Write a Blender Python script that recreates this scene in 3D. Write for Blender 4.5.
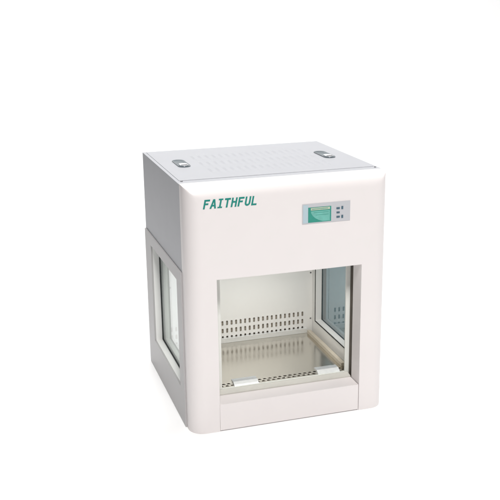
import bpy, bmesh, math
from mathutils import Vector, Matrix

for o in list(bpy.data.objects):
    bpy.data.objects.remove(o, do_unlink=True)
SC = bpy.context.scene
COL = SC.collection

# ---------------------------------------------------------------- camera
cam_data = bpy.data.cameras.new('camera')
cam = bpy.data.objects.new('camera', cam_data)
COL.objects.link(cam)
fw = Vector((0.2813759, 0.9178444, -0.27998081))
rt = Vector((0.95490263, -0.29664286, -0.01280587))
up = Vector((0.0948081, 0.26375115, 0.95992018))
M = Matrix((rt, up, -fw)).transposed().to_4x4()
M.translation = (-0.52315, -2.29446, 1.2366)
cam.matrix_world = M
cam_data.sensor_width = 36.0
cam_data.lens = 909.024 / 500.0 * 36.0
cam_data.clip_start = 0.05
cam_data.clip_end = 200
SC.camera = cam

# ---------------------------------------------------------------- world and lamps
world = bpy.data.worlds.new('World')
SC.world = world
world.use_nodes = True
bg = world.node_tree.nodes['Background']
bg.inputs[0].default_value = (0.96, 0.98, 1.0, 1)
bg.inputs[1].default_value = 0.05


def area(name, loc, target, power, sx, sy, colour=(1, 1, 1)):
    d = bpy.data.lights.new(name, 'AREA')
    d.shape = 'RECTANGLE'
    d.size, d.size_y = sx, sy
    d.energy = power
    d.color = colour
    o = bpy.data.objects.new(name, d)
    COL.objects.link(o)
    o.location = loc
    o.rotation_euler = (Vector(target) - Vector(loc)).to_track_quat('-Z', 'Y').to_euler()
    return o


area('key_softbox', (-0.75, -6.0, 8.3), (0.3, 0.3, 0.3), 1000, 2.2, 2.2, (1.0, 0.985, 0.97))
area('overhead_softbox', (1.7, 2.2, 6.0), (1.9, 2.5, 0.0), 430, 7.0, 4.5)
cl = area('chamber_fill', (0.3, 0.22, 0.466), (0.3, 0.42, 0.0), 1.35, 0.47, 0.12, (1.0, 0.985, 0.95))  # unseen fill added under the chamber ceiling to brighten the inside
cl.data.spread = math.radians(108)

SC.view_settings.view_transform = 'Standard'
SC.view_settings.look = 'None'
SC.view_settings.gamma = 1
SC.view_settings.exposure = -0.17

# ---------------------------------------------------------------- measures (metres)
W, D, H = 0.600, 0.579, 0.7245
YF = 0.058            # depth of the front fascia
RC = 0.045            # rounding of its edges
MX = 0.0842           # width of a front post
ZS, ZT = 0.0846, 0.4597
ZU = 0.473            # bottom of the upper housing
YB = 0.490            # inner back wall
ZF = 0.070            # steel work surface


# ---------------------------------------------------------------- materials
def mat(name, col, rough=0.5, metal=0.0, spec=0.5, noise=0.0, nscale=30, bump=0.0, bscale=400, coat=0.0):
    m = bpy.data.materials.new(name)
    m.use_nodes = True
    nt = m.node_tree
    b = nt.nodes['Principled BSDF']
    b.inputs['Base Color'].default_value = (*col, 1)
    b.inputs['Roughness'].default_value = rough
    b.inputs['Metallic'].default_value = metal
    b.inputs['Specular IOR Level'].default_value = spec
    b.inputs['Coat Weight'].default_value = coat
    tc = nt.nodes.new('ShaderNodeTexCoord')
    if noise:
        n = nt.nodes.new('ShaderNodeTexNoise')
        n.inputs['Scale'].default_value = nscale
        n.inputs['Detail'].default_value = 5
        nt.links.new(tc.outputs['Object'], n.inputs['Vector'])
        mp = nt.nodes.new('ShaderNodeMapRange')
        mp.inputs['From Min'].default_value = 0.3
        mp.inputs['From Max'].default_value = 0.7
        mp.inputs['To Min'].default_value = 1 - noise
        mp.inputs['To Max'].default_value = 1 + noise
        nt.links.new(n.outputs['Fac'], mp.inputs['Value'])
        mx = nt.nodes.new('ShaderNodeMix')
        mx.data_type = 'RGBA'
        mx.blend_type = 'MULTIPLY'
        mx.inputs['Factor'].default_value = 1
        mx.inputs['A'].default_value = (*col, 1)
        nt.links.new(mp.outputs['Result'], mx.inputs['B'])
        nt.links.new(mx.outputs['Result'], b.inputs['Base Color'])
    if bump:
        n2 = nt.nodes.new('ShaderNodeTexNoise')
        n2.inputs['Scale'].default_value = bscale
        n2.inputs['Detail'].default_value = 3
        nt.links.new(tc.outputs['Object'], n2.inputs['Vector'])
        bp = nt.nodes.new('ShaderNodeBump')
        bp.inputs['Strength'].default_value = bump
        bp.inputs['Distance'].default_value = 0.001
        nt.links.new(n2.outputs['Fac'], bp.inputs['Height'])
        nt.links.new(bp.outputs['Normal'], b.inputs['Normal'])
    return m


def glass(name, tint, refl, rough=0.0, gcol=(1, 1, 1)):
    m = bpy.data.materials.new(name)
    m.use_nodes = True
    nt = m.node_tree
    nt.nodes.clear()
    out = nt.nodes.new('ShaderNodeOutputMaterial')
    tr = nt.nodes.new('ShaderNodeBsdfTransparent')
    tr.inputs[0].default_value = (*tint, 1)
    gl = nt.nodes.new('ShaderNodeBsdfGlossy')
    gl.inputs['Color'].default_value = (*gcol, 1)
    gl.inputs['Roughness'].default_value = rough
    mx = nt.nodes.new('ShaderNodeMixShader')
    fr = nt.nodes.new('ShaderNodeLayerWeight')      # facing value, same on both sides of the sheet
    fr.inputs['Blend'].default_value = 0.5
    pw = nt.nodes.new('ShaderNodeMath')
    pw.operation = 'POWER'
    pw.inputs[1].default_value = 5.0
    nt.links.new(fr.outputs['Facing'], pw.inputs[0])
    mr = nt.nodes.new('ShaderNodeMapRange')
    mr.inputs['To Min'].default_value = refl
    mr.inputs['To Max'].default_value = 1
    nt.links.new(pw.outputs[0], mr.inputs['Value'])
    nt.links.new(mr.outputs[0], mx.inputs[0])
    nt.links.new(tr.outputs[0], mx.inputs[1])
    nt.links.new(gl.outputs[0], mx.inputs[2])
    nt.links.new(mx.outputs[0], out.inputs[0])
    return m


def brushed(name, col, rough, along):
    """steel with fine grain lines running along one axis"""
    m = mat(name, col, rough, 1.0)
    nt = m.node_tree
    b = nt.nodes['Principled BSDF']
    tc = nt.nodes.new('ShaderNodeTexCoord')
    mp = nt.nodes.new('ShaderNodeMapping')
    mp.inputs['Scale'].default_value = (3, 420, 420) if along == 'x' else (420, 3, 420)
    n = nt.nodes.new('ShaderNodeTexNoise')
    n.inputs['Scale'].default_value = 1
    n.inputs['Detail'].default_value = 4
    nt.links.new(tc.outputs['Object'], mp.inputs[0])
    nt.links.new(mp.outputs[0], n.inputs['Vector'])
    bp = nt.nodes.new('ShaderNodeBump')
    bp.inputs['Strength'].default_value = 0.08
    bp.inputs['Distance'].default_value = 0.0004
    nt.links.new(n.outputs['Fac'], bp.inputs['Height'])
    nt.links.new(bp.outputs['Normal'], b.inputs['Normal'])
    n3 = nt.nodes.new('ShaderNodeTexNoise')
    n3.inputs['Scale'].default_value = 9
    n3.inputs['Detail'].default_value = 6
    nt.links.new(tc.outputs['Object'], n3.inputs['Vector'])
    mr = nt.nodes.new('ShaderNodeMapRange')
    mr.inputs['To Min'].default_value = rough * 0.55
    mr.inputs['To Max'].default_value = rough * 1.6
    nt.links.new(n3.outputs['Fac'], mr.inputs['Value'])
    nt.links.new(mr.outputs[0], b.inputs['Roughness'])
    return m


M_FRONT = mat('cream_moulding', (0.77, 0.727, 0.72), 0.38, noise=0.008, nscale=12, bump=0.03, bscale=700)
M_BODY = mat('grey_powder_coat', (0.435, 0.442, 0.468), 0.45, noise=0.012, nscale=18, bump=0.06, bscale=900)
M_FRAME = mat('grey_window_coat', (0.43, 0.418, 0.42), 0.4, noise=0.01, nscale=14, bump=0.04, bscale=900)
M_INNER = mat('white_inner_coat', (0.84, 0.83, 0.815), 0.4, noise=0.012, nscale=10, bump=0.03, bscale=700)
M_DARK = mat('dark_cavity', (0.55, 0.49, 0.42), 0.7, noise=0.1)
M_RUBBER = mat('black_rubber', (0.02, 0.021, 0.023), 0.6, noise=0.08)
M_LIP = mat('beige_lip_coat', (0.57, 0.555, 0.51), 0.4, noise=0.03)
M_GAP = mat('brown_grey_gap', (0.17, 0.152, 0.13), 0.6, noise=0.06)
M_STEEL = brushed('brushed_steel', (0.74, 0.71, 0.65), 0.165, 'x')
M_STRIP = mat('pale_edge_strip', (0.78, 0.785, 0.74), 0.35, noise=0.02)
M_RAIL = mat('beige_rail_coat', (0.55, 0.49, 0.40), 0.4, noise=0.05, nscale=40)
M_BRIGHT = mat('polished_rail', (0.86, 0.86, 0.85), 0.3, 0.3, noise=0.02)
M_CHROME = mat('chrome', (0.75, 0.76, 0.78), 0.15, 1.0, noise=0.04)
M_CUP = mat('grey_handle_plastic', (0.11, 0.135, 0.15), 0.35, noise=0.06)
M_CLIP = mat('clear_white_plastic', (0.72, 0.72, 0.72), 0.18, noise=0.04, nscale=90, coat=0.4)
M_CLIP2 = mat('clear_grey_plastic', (0.42, 0.43, 0.44), 0.15, noise=0.06, nscale=90, coat=0.4)
M_TEAL = mat('teal_lettering', (0.0, 0.22, 0.18), 0.45, noise=0.03)
M_PANEL = mat('silver_panel_film', (0.50, 0.505, 0.53), 0.4, noise=0.01)
M_PANEL2 = mat('pale_blue_film', (0.42, 0.53, 0.58), 0.4, noise=0.01)
M_LCD = mat('teal_display', (0.01, 0.25, 0.19), 0.2, noise=0.06, nscale=60)
M_LCD_REFL = mat('pale_teal_reflection', (0.13, 0.42, 0.36), 0.2, noise=0.08, nscale=70)
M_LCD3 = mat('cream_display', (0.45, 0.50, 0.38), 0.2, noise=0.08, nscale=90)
M_BUTTON = mat('slate_button', (0.05, 0.11, 0.15), 0.4, noise=0.05)
M_SCREW = mat('zinc_screw', (0.22, 0.22, 0.23), 0.35, 0.8, noise=0.05)
M_CLEAR = glass('clear_glass', (0.82, 0.86, 0.85), 0.02)
M_DIM_VIEW = glass('dim_view_glass', (0.31, 0.405, 0.435), 0.22)  # clear pane; the dim blue-grey view beyond is put into its tint
M_SASH = glass('thin_clear_glass', (0.97, 0.975, 0.97), 0.0)
M_WHITE = mat('white_backdrop_paper', (0.97, 0.97, 0.97), 0.9, spec=0.0, noise=0.004, nscale=3)


# ---------------------------------------------------------------- mesh helpers
def link(name, bm, m, parent=None, smooth=None, bevel=0.0, seg=2):
    if bevel:
        es = [e for e in bm.edges if e.is_manifold and e.calc_face_angle(0) > 0.5]
        bmesh.ops.bevel(bm, geom=es, offset=bevel, segments=seg, affect='EDGES', profile=0.5)
    bmesh.ops.recalc_face_normals(bm, faces=bm.faces[:])
    me = bpy.data.meshes.new(name)
    bm.to_mesh(me)
    bm.free()
    mats = m if isinstance(m, (list, tuple)) else [m]
    for x in mats:
        me.materials.append(x)
    if smooth or bevel:
        for p in me.polygons:
            p.use_smooth = True
        me.set_sharp_from_angle(angle=math.radians(smooth or 32))
    o = bpy.data.objects.new(name, me)
    COL.objects.link(o)
    if parent:
        o.parent = parent
    return o


def box(bm, x0, x1, y0, y1, z0, z1):
    v = [bm.verts.new((x, y, z)) for z in (z0, z1) for y in (y0, y1) for x in (x0, x1)]
    fs = []
    for q in ((0, 2, 3, 1), (4, 5, 7, 6), (0, 1, 5, 4), (2, 6, 7, 3), (0, 4, 6, 2), (1, 3, 7, 5)):
        fs.append(bm.faces.new([v[i] for i in q]))
    return fs


def B(*a):
    bm = bmesh.new()
    box(bm, *a)
    return bm


def ring(x0, x1, outer, inner, bm=None):
    """frame in the y-z plane: outer and inner are (y0, y1, z0, z1)"""
    bm = bm or bmesh.new()
    def loop(r, x):
        return [bm.verts.new((x, y, z)) for y, z in ((r[0], r[2]), (r[1], r[2]), (r[1], r[3]), (r[0], r[3]))]
    oa, ob, ia, ib = loop(outer, x0), loop(outer, x1), loop(inner, x0), loop(inner, x1)
    for k in range(4):
        n = (k + 1) % 4
        bm.faces.new((oa[k], oa[n], ia[n], ia[k]))
        bm.faces.new((ob[k], ib[k], ib[n], ob[n]))
        bm.faces.new((oa[k], ob[k], ob[n], oa[n]))
        bm.faces.new((ia[k], ia[n], ib[n], ib[k]))
    return bm


def prism(bm, pts, axis, a, b):
    """closed outline extruded along an axis; pts are the two other coordinates"""
    def mk(p, t):
        return {'x': (t, p[0], p[1]), 'y': (p[0], t, p[1]), 'z': (p[0], p[1], t)}[axis]
    va = [bm.verts.new(mk(p, a)) for p in pts]
    vb = [bm.verts.new(mk(p, b)) for p in pts]
    bm.faces.new(va)
    bm.faces.new(vb[::-1])
    n = len(pts)
    for k in range(n):
        bm.faces.new((va[k], vb[k], vb[(k + 1) % n], va[(k + 1) % n]))


def perforated(axis, u_lines, v_lines, is_hole, t0, t1, rnd):
    """plate with real rectangular holes, from a grid of cut lines"""
    bm = bmesh.new()
    V = {}
    def vert(i, j, s):
        if (i, j, s) not in V:
            t = (t0, t1)[s]
            u, v = u_lines[i], v_lines[j]
            V[(i, j, s)] = bm.verts.new((u, t, v) if axis == 'y' else (u, v, t))
        return V[(i, j, s)]
    nu, nv = len(u_lines) - 1, len(v_lines) - 1
    keep = {(i, j) for i in range(nu) for j in range(nv) if not is_hole(i, j)}
    for i, j in keep:
        for s in (0, 1):
            bm.faces.new([vert(i, j, s), vert(i + 1, j, s), vert(i + 1, j + 1, s), vert(i, j + 1, s)])
        for di, dj, a, b in ((-1, 0, (i, j), (i, j + 1)), (1, 0, (i + 1, j), (i + 1, j + 1)),
                             (0, -1, (i, j), (i + 1, j)), (0, 1, (i, j + 1), (i + 1, j + 1))):
            if (i + di, j + dj) not in keep:
                bm.faces.new([vert(*a, 0), vert(*b, 0), vert(*b, 1), vert(*a, 1)])
    # round the corners of every hole
    corner = []
    for i in range(1, nu):
        for j in range(1, nv):
            n_open = sum((i - a, j - b) not in keep for a in (0, 1) for b in (0, 1))
            if n_open == 1:
                e = bm.edges.get((V[(i, j, 0)], V[(i, j, 1)]))
                if e:
                    corner.append(e)
    bmesh.ops.bevel(bm, geom=corner, offset=rnd, segments=3, affect='EDGES', profile=0.5)
    return bm


# ---------------------------------------------------------------- setting: white studio sweep
bm = bmesh.new()
prof = [(-9.0, 0.0), (4.6, 0.0)]
for k in range(1, 17):
    a = math.radians(90 * k / 16)
    prof.append((4.6 + 1.8 * math.sin(a), 1.8 - 1.8 * math.cos(a)))
prof.append((6.4, 7.0))
rows = [[bm.verts.new((x, y, z)) for x in (-1.35, 7.5)] for y, z in prof]
for a, b in zip(rows, rows[1:]):
    bm.faces.new((a[0], a[1], b[1], b[0]))
sweep = link('backdrop', bm, M_WHITE, smooth=60)
sweep['kind'] = 'structure'

# ---------------------------------------------------------------- the cabinet
cab = bpy.data.objects.new('clean_air_cabinet', None)
COL.objects.link(cab)
cab.empty_display_size = 0.2
cab['label'] = 'white benchtop clean air cabinet with grey top, glass windows and teal lettering on its front'
cab['category'] = 'cabinet'


# front fascia: an inverted U with rounded sides and a rounded top edge
def arc(d):
    return RC - math.sqrt(max(0.0, RC * RC - (RC - d) ** 2)) if d < RC else 0.0


def yfront(x, z):
    a = max(arc(max(0, x)), arc(max(0, W - x)))
    b = arc(max(0, H - z))
    k = 0.004
    h = max(k - abs(a - b), 0) / k
    r = max(a, b)
    if a > 0 and b > 0:
        r += h * h * k * 0.25
    return min(r, RC + 0.002)


def fascia():
    N = 14
    ds = [RC * (1 - math.cos(math.radians(90 * k / N))) for k in range(N + 1)]
    xs = sorted(set([round(d, 6) for d in ds] + [round(W - d, 6) for d in ds] + [MX, W - MX, 0.2, 0.3, 0.4]))
    zs = sorted(set([round(H - d, 6) for d in ds] + [0.0, 0.15, 0.3, ZT, 0.55, 0.62]))
    bm = bmesh.new()
    F, K = {}, {}
    def fv(i, j):
        if (i, j) not in F:
            F[(i, j)] = bm.verts.new((xs[i], yfront(xs[i], zs[j]), zs[j]))
        return F[(i, j)]
    def kv(i, j):
        if (i, j) not in K:
            K[(i, j)] = bm.verts.new((xs[i], YF, zs[j]))
        return K[(i, j)]
    keep = set()
    for i in range(len(xs) - 1):
        for j in range(len(zs) - 1):
            if xs[i] >= MX - 1e-6 and xs[i + 1] <= W - MX + 1e-6 and zs[j + 1] <= ZT + 1e-6:
                continue
            keep.add((i, j))
    for i, j in keep:
        q = [fv(i, j), fv(i + 1, j), fv(i + 1, j + 1), fv(i, j + 1)]
        mx, mz = (xs[i] + xs[i + 1]) / 2, (zs[j] + zs[j + 1]) / 2
        if mz > H - RC and mx < RC:          # split along the mitre
            bm.faces.new((q[0], q[1], q[3]))
            bm.faces.new((q[1], q[2], q[3]))
        elif mz > H - RC and mx > W - RC:
            bm.faces.new((q[0], q[1], q[2]))
            bm.faces.new((q[0], q[2], q[3]))
        else:
            bm.faces.new(q)
        bm.faces.new([kv(i, j), kv(i, j + 1), kv(i + 1, j + 1), kv(i + 1, j)])
        for di, dj, a, b in ((-1, 0, (i, j), (i, j + 1)), (1, 0, (i + 1, j), (i + 1, j + 1)),
                             (0, -1, (i, j), (i + 1, j)), (0, 1, (i, j + 1), (i + 1, j + 1))):
            if (i + di, j + dj) not in keep:
                bm.faces.new([fv(*a), fv(*b), kv(*b), kv(*a)])
    rim = []
    for e in bm.edges:
        a, b = e.verts
        if all(abs(v.co.y) < 1e-6 and MX - 1e-5 <= v.co.x <= W - MX + 1e-5 and v.co.z <= ZT + 1e-5 for v in (a, b)):
            if (abs(a.co.x - b.co.x) < 1e-6 and min(abs(a.co.x - MX), abs(a.co.x - W + MX)) < 1e-5) or \
               (abs(a.co.z - ZT) < 1e-5 and abs(b.co.z - ZT) < 1e-5):
                rim.append(e)
    bmesh.ops.bevel(bm, geom=rim, offset=0.0018, segments=3, affect='EDGES', profile=0.5)
    return link('front_fascia', bm, M_FRONT, cab, smooth=35)


front = fascia()

# sill below the opening, a separate moulding between the posts
bm = bmesh.new()
prism(bm, [(0.0012, 0.003), (0.0012, ZS - 0.0006), (0.0855, ZS - 0.0006), (0.0855, 0.003)], 'x', MX + 0.0004, W - MX - 0.0016)
link('front_sill', bm, M_FRONT, cab, bevel=0.002)

bm = bmesh.new()
prism(bm, [(0.0600, ZS - 0.0002), (0.0600, ZS + 0.0030), (0.0846, 0.0912), (0.0846, ZS - 0.0002)], 'x', MX + 0.0006, W - MX - 0.0018)
link('tray_lip', bm, M_LIP, cab, bevel=0.0008)

# lettering: one outline per stroke group, laid on the fascia
def lettering():
    w, h, s = 0.0158, 0.0252, 0.0047
    pitch = 0.01925
    x0, z0 = 0.0500, 0.6624
    hs = s * 0.95
    G = {
        'F': [[(0, 0), (s, 0), (s, h * .44), (w * .8, h * .44), (w * .8, h * .44 + hs), (s, h * .44 + hs), (s, h - hs), (w, h - hs), (w, h), (0, h)]],
        'A': [[(-.001, 0), (s * 1.05 - .001, 0), (w / 2, h - hs * 1.6), (w / 2, h), (w / 2 - s * .62, h)],
              [(w + .001, 0), (w / 2 + s * .62, h), (w / 2, h), (w / 2, h - hs * 1.6), (w - s * 1.05 + .001, 0)]],
        'I': [[(w * .1, 0), (w * .9, 0), (w * .9, hs * .8), (w / 2 + s / 2, hs * .8), (w / 2 + s / 2, h - hs * .8), (w * .9, h - hs * .8), (w * .9, h),
               (w * .1, h), (w * .1, h - hs * .8), (w / 2 - s / 2, h - hs * .8), (w / 2 - s / 2, hs * .8), (w * .1, hs * .8)]],
        'T': [[(w / 2 - s / 2, 0), (w / 2 + s / 2, 0), (w / 2 + s / 2, h - hs), (w * 1.02, h - hs), (w * 1.02, h), (-w * .02, h), (-w * .02, h - hs), (w / 2 - s / 2, h - hs)]],
        'H': [[(0, 0), (s, 0), (s, h * .46), (w - s, h * .46), (w - s, 0), (w, 0), (w, h), (w - s, h), (w - s, h * .46 + hs), (s, h * .46 + hs), (s, h), (0, h)]],
        'L': [[(0, 0), (w * .95, 0), (w * .95, hs), (s, hs), (s, h), (0, h)]],
    }
    def inner(z):               # inner edge of the A legs at height z
        t = z / (h - hs * 1.6)
        return (s * 1.05 - .001) * (1 - t) + (w / 2) * t
    a, b = h * .24, h * .24 + hs * .9
    G['A'].append([(inner(a), a), (w - inner(a), a), (w - inner(b), b), (inner(b), b)])
    r = w / 2
    n = 12
    out = [(0, h)] + [(r - r * math.cos(math.pi * k / n), r - r * math.sin(math.pi * k / n)) for k in range(n + 1)] + [(w, h), (w - s, h)]
    ri = r - s
    inn = [(r + ri * math.cos(math.pi * k / n), r - ri * math.sin(math.pi * k / n)) for k in range(n + 1)] + [(s, h)]
    G['U'] = [out + inn]
    bm = bmesh.new()
    for k, ch in enumerate('FAITHFUL'):
        for poly in G[ch]:
            va, vb = [], []
            for px, pz in poly:
                x = x0 + k * pitch + px + pz * 0.21
                z = z0 + pz
                y = yfront(x, z)
                va.append(bm.verts.new((x, y - 0.0007, z)))
                vb.append(bm.verts.new((x, y + 0.001, z)))
            bm.faces.new(va)
            bm.faces.new(vb[::-1])
            for q in range(len(va)):
                bm.faces.new((va[q], vb[q], vb[(q + 1) % len(va)], va[(q + 1) % len(va)]))
    bm.normal_update()
    bmesh.ops.triangulate(bm, faces=[f for f in bm.faces if len(f.verts) > 4], ngon_method='EAR_CLIP')
    return link('lettering', bm, M_TEAL, front)


lettering()

# control panel
pan = link('control_panel', B(0.3325, 0.4762, -0.0012, 0.001, 0.5957, 0.6525), M_PANEL, cab, bevel=0.0005)
link('film_border', B(0.335, 0.3495, -0.00165, -0.0010, 0.5985, 0.6497), M_PANEL2, pan)
scr = link('display', B(0.3500, 0.4185, -0.0018, -0.0010, 0.5990, 0.6420), M_LCD, pan)
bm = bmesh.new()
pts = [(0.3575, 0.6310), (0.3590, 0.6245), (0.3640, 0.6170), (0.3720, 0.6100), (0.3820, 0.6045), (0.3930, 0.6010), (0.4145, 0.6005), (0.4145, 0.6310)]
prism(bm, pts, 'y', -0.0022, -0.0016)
link('display_reflection', bm, M_LCD_REFL, scr)  # reflection on the glossy screen, drawn as a pale teal shape
link('cream_bar', B(0.3575, 0.4145, -0.0022, -0.0016, 0.6335, 0.6405), M_LCD3, scr)  # plain cream bar along the top of the display
bm = bmesh.new()
for x0, x1, z0, z1 in ((0.361, 0.409, 0.6362, 0.6377), (0.366, 0.411, 0.6262, 0.6271), (0.372, 0.411, 0.6192, 0.6200)):
    box(bm, x0, x1, -0.00245, -0.0020, z0, z1)
link('display_text', bm, M_LCD, scr)
for x, z, w_, h_ in ((.4393, .6336, .0098, .0050), (.4395, .6215, .0092, .0046), (.4397, .6088, .0098, .0050), (.4519, .6343, .0052, .0084), (.4521, .6089, .0052, .0084)):
    link('button', B(x - w_ / 2, x + w_ / 2, -0.0024, -0.0010, z - h_ / 2, z + h_ / 2), M_BUTTON, pan, bevel=0.0006)

# upper housing and its lid
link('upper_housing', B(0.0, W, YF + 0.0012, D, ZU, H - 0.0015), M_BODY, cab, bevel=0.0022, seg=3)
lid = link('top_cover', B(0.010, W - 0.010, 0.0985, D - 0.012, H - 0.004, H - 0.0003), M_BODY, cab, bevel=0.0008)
# pressed louvres on the lid: slim ridges in three staggered banks
bm = bmesh.new()
for (y0, y1) in ((0.372, 0.470), (0.268, 0.360), (0.165, 0.256)):
    for k in range(17):
        x = 0.128 + k * 0.0222
        n = 6
        top = []
        for q in range(n + 1):
            t = q / n
            top.append((y0 + (y1 - y0) * t, H - 0.0003 + 0.0021 * math.sin(math.pi * t) ** 0.5))
        L = [bm.verts.new((x - 0.0055, p[0], H - 0.0006)) for p in top]
        C = [bm.verts.new((x + 0.0015, p[0], p[1] + 0.0002)) for p in top]
        R_ = [bm.verts.new((x + 0.0035, p[0], H - 0.0006)) for p in top]
        for q in range(n):
            bm.faces.new((L[q], C[q], C[q + 1], L[q + 1]))
            bm.faces.new((C[q], R_[q], R_[q + 1], C[q + 1]))
link('vent_louvres', bm, M_BODY, lid, smooth=60)


# flush pull handles near the two ends of the lid
def stadium(cx, cy, hw, hl, n=12):
    p = []
    for k in range(n + 1):
        a = math.pi * k / n
        p.append((cx + hw * math.cos(a), cy + hl - hw + hw * math.sin(a)))
    for k in range(n + 1):
        a = math.pi + math.pi * k / n
        p.append((cx + hw * math.cos(a), cy - hl + hw + hw * math.sin(a)))
    return p


for cx, cy in ((0.0712, 0.337), (0.5262, 0.322)):
    zt = H - 0.0003
    bm = bmesh.new()
    o_ = stadium(cx, cy, 0.0185, 0.060)
    i_ = stadium(cx, cy, 0.0158, 0.0572)
    j_ = stadium(cx, cy, 0.0135, 0.0545)
    n = len(o_)
    a = [bm.verts.new((*p, zt - 0.001)) for p in o_]
    b = [bm.verts.new((*p, zt + 0.0022)) for p in o_]
    c = [bm.verts.new((*p, zt + 0.0022)) for p in i_]
    d = [bm.verts.new((*p, zt + 0.0004)) for p in j_]
    for k in range(n):
        q = (k + 1) % n
        bm.faces.new((a[k], a[q], b[q], b[k]))
        bm.faces.new((b[k], b[q], c[q], c[k]))
        bm.faces.new((c[k], c[q], d[q], d[k]))
    bm.faces.new(d)
    hd = link('flush_handle', bm, M_CUP, cab, smooth=40)
    bm = bmesh.new()
    prism(bm, stadium(cx, cy - 0.032, 0.0125, 0.0215), 'z', zt + 0.0006, zt + 0.0042)
    la = link('latch', bm, M_CHROME, hd, bevel=0.0008)
    link('finger_slot', B(cx - 0.009, cx + 0.010, cy - 0.0445, cy - 0.0385, zt + 0.0030, zt + 0.0046), M_RUBBER, la)

for x, y in ((0.0150, 0.0900), (0.5905, 0.0870)):
    bm = bmesh.new()
    bmesh.ops.create_cone(bm, cap_ends=True, segments=16, radius1=0.0036, radius2=0.0026, depth=0.0024,
                          matrix=Matrix.Translation((x, y, H - 0.0006)))
    link('screw', bm, M_SCREW, cab, smooth=30)

# side windows: frame, white reveal, pane, black gaskets and a black gap ring
OUT = (0.1130, 0.4880, 0.1085, 0.4370)
INN = (0.1350, 0.4600, 0.1200, 0.4370)
def mir(a, b, right):
    return (W - b, W - a) if right else (a, b)


for right in (False, True):
    a, b = (0.0182, 0.0214) if right else (0.0236, 0.0266)          # the pane
    fr = link('side_window', ring(*mir(-0.0045, b + 0.0002, right), (YF + 0.0014, D - 0.001, 0.0, ZU - 0.0005), OUT), M_FRAME, cab, bevel=0.0026, seg=3)
    link('inner_frame', ring(*mir(b + 0.0004, 0.0450, right), (0.0800, YB + 0.02, 0.004, ZU - 0.001), INN), M_INNER, fr, bevel=0.0012)
    p, q = OUT, INN
    def grow(t, d):
        return (t[0] - d, t[1] + d, t[2] - d, t[3] + d)
    link('window_pane', B(*mir(a, b, right), p[0] + 0.0003, p[1] - 0.0003, p[2] + 0.0003, p[3] - 0.0003), M_DIM_VIEW if right else M_CLEAR, fr)
    link('window_reveal', ring(*mir(0.0010, a - 0.0004, right), grow(p, 0.0004), grow(p, -0.0008)), M_INNER, fr)
    if right:
        link('gasket_and_gap', ring(*mir(b + 0.0008, b + 0.0020, right), grow(q, -0.0002), grow(q, -0.0013)), M_RUBBER, fr)
    else:
        link('gasket_and_gap', ring(a - 0.0024, a - 0.0002, grow(p, -0.0010), grow(p, -0.0032)), M_RUBBER, fr)
    link('gasket_and_gap', ring(*mir(0.0444, 0.0466, right), (q[0] - 0.0045, q[1] + 0.0045, q[2] - 0.0045, q[3] + 0.0045), (q[0] - 0.0012, q[1] + 0.0012, q[2] - 0.0012, q[3] + 0.0012)), M_RUBBER, fr)  # black ring put in for the dark of the gap round the inner frame

# back of the cabinet
link('back_panel', B(0.0225, W - 0.0225, D - 0.014, D - 0.0015, 0.002, ZU - 0.0015), M_BODY, cab)
link('air_duct', B(0.0460, W - 0.0460, YB + 0.0075, D - 0.0145, 0.004, ZU - 0.004), M_DARK, cab)

# inner back wall with the slots cut through it
pitch, sw, sh = 0.0160, 0.0068, 0.0165
sx = sorted([0.5176 - pitch * k for k in range(30)])
rows_z = (0.0835, 0.1105, 0.1380)
ul, vl = [0.0455], [ZF + 0.0005]
hu, hv = set(), set()
for x in sx:
    ul += [x - sw / 2, x + sw / 2]
    hu.add(len(ul) - 2)
ul.append(W - 0.0455)
for z in rows_z:
    vl += [z - sh / 2, z + sh / 2]
    hv.add(len(vl) - 2)
vl.append(ZU - 0.0015)
bm = perforated('y', ul, vl, lambda i, j: i in hu and j in hv, YB, YB + 0.0016, 0.0020)
bw = link('inner_back_wall', bm, M_INNER, cab)
for x, z in ((0.5475, 0.118), (0.5475, 0.285), (0.0535, 0.285)):
    bm = bmesh.new()
    bmesh.ops.create_cone(bm, cap_ends=True, segments=14, radius1=0.0030, radius2=0.0022, depth=0.002,
                          matrix=Matrix.Translation((x, YB - 0.001, z)) @ Matrix.Rotation(math.pi / 2, 4, 'X'))
    link('screw', bm, M_SCREW, bw, smooth=30)

# steel work surface with its perforated front strip
ul, vl = [0.0465], [0.0960]
hx = []
hp = 0.0165
k = 0
x = 0.060
cuts = []
while x < 0.535:
    cuts.append((x, x + 0.0115))
    x += hp
half = sorted(set([round(c, 5) for a in cuts for c in a] + [round(c + hp / 2, 5) for a in cuts for c in a]))
ul += [c for c in half if c < 0.5500]
ul.append(W - 0.0465)
vl += [0.1440, 0.1510, 0.1575, 0.1645, YB - 0.0015]
def hole(i, j):
    m_ = (ul[i] + ul[i + 1]) / 2
    if m_ < 0.059 or m_ > 0.544:
        return False
    ph = (m_ - 0.060) % hp
    if j == 1:
        return ph < 0.0115
    if j == 3:
        return (ph - hp / 2) % hp < 0.0115
    return False
bm = perforated('z', ul, vl, hole, ZF - 0.0015, ZF, 0.0020)
tray = link('work_surface', bm, M_STEEL, cab)
link('base', B(0.0465, W - 0.0465, 0.0800, YB + 0.0110, 0.004, 0.0500), M_DARK, cab)
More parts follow.
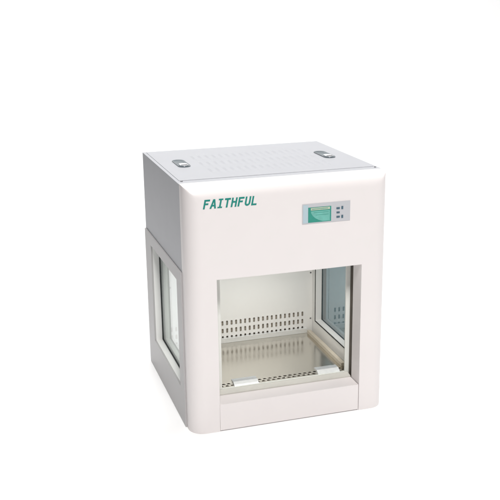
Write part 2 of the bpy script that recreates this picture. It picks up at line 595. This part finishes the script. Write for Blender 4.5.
link('back_rail', B(0.0470, 0.5310, 0.4790, 0.4885, ZF + 0.0004, ZF + 0.0160), M_BRIGHT, cab, bevel=0.0015)
link('side_rail', B(0.5300, 0.5425, 0.1700, 0.4740, ZF + 0.0004, ZF + 0.0120), M_RAIL, cab, bevel=0.0015)

# front sash: clear sheet with pale edge strips and two clear grips
sash = bpy.data.objects.new('front_sash', None)
bm = bmesh.new()
def fr_xz(bm, x0, x1, z0, z1, ix0, ix1, iz0, iz1, y0, y1):
    def loop(a, b, c, d, y):
        return [bm.verts.new(v) for v in ((a, y, c), (b, y, c), (b, y, d), (a, y, d))]
    oa, ob = loop(x0, x1, z0, z1, y0), loop(x0, x1, z0, z1, y1)
    ia, ib = loop(ix0, ix1, iz0, iz1, y0), loop(ix0, ix1, iz0, iz1, y1)
    for k in range(4):
        n = (k + 1) % 4
        bm.faces.new((oa[k], oa[n], ia[n], ia[k]))
        bm.faces.new((ob[k], ib[k], ib[n], ob[n]))
        bm.faces.new((oa[k], ob[k], ob[n], oa[n]))
        bm.faces.new((ia[k], ia[n], ib[n], ib[k]))
fr_xz(bm, 0.0830, 0.5190, 0.0830, 0.4700, 0.1150, 0.5055, 0.0920, 0.4600, 0.0860, 0.0910)
bpy.data.objects.remove(sash)
sash = link('front_sash', bm, M_STRIP, cab, bevel=0.0008)
link('sash_pane', B(0.1153, 0.5052, 0.0878, 0.0892, 0.0923, 0.4597), M_SASH, sash)
for x0, x1 in ((0.1560, 0.2320), (0.4230, 0.4940)):
    bm = bmesh.new()
    prism(bm, [(0.0925, 0.0860), (0.0930, 0.0895), (0.1100, 0.0985), (0.1330, 0.0975), (0.1340, 0.0930), (0.1120, 0.0895)], 'x', x0, x1)
    gr = link('grip', bm, [M_CLIP, M_CLIP2], sash, bevel=0.0009)
    for f in gr.data.polygons:
        if f.normal.z > 0.9:
            f.material_index = 1        # the upper facet is greyer
# strips added between sash and front posts, coloured with the shade of the gaps
for x0, x1 in ((0.0700, 0.0826), (0.5194, 0.5320)):
    link('gap_strip', B(x0, x1, 0.0872, 0.0905, 0.0735, 0.4700), M_GAP, cab)
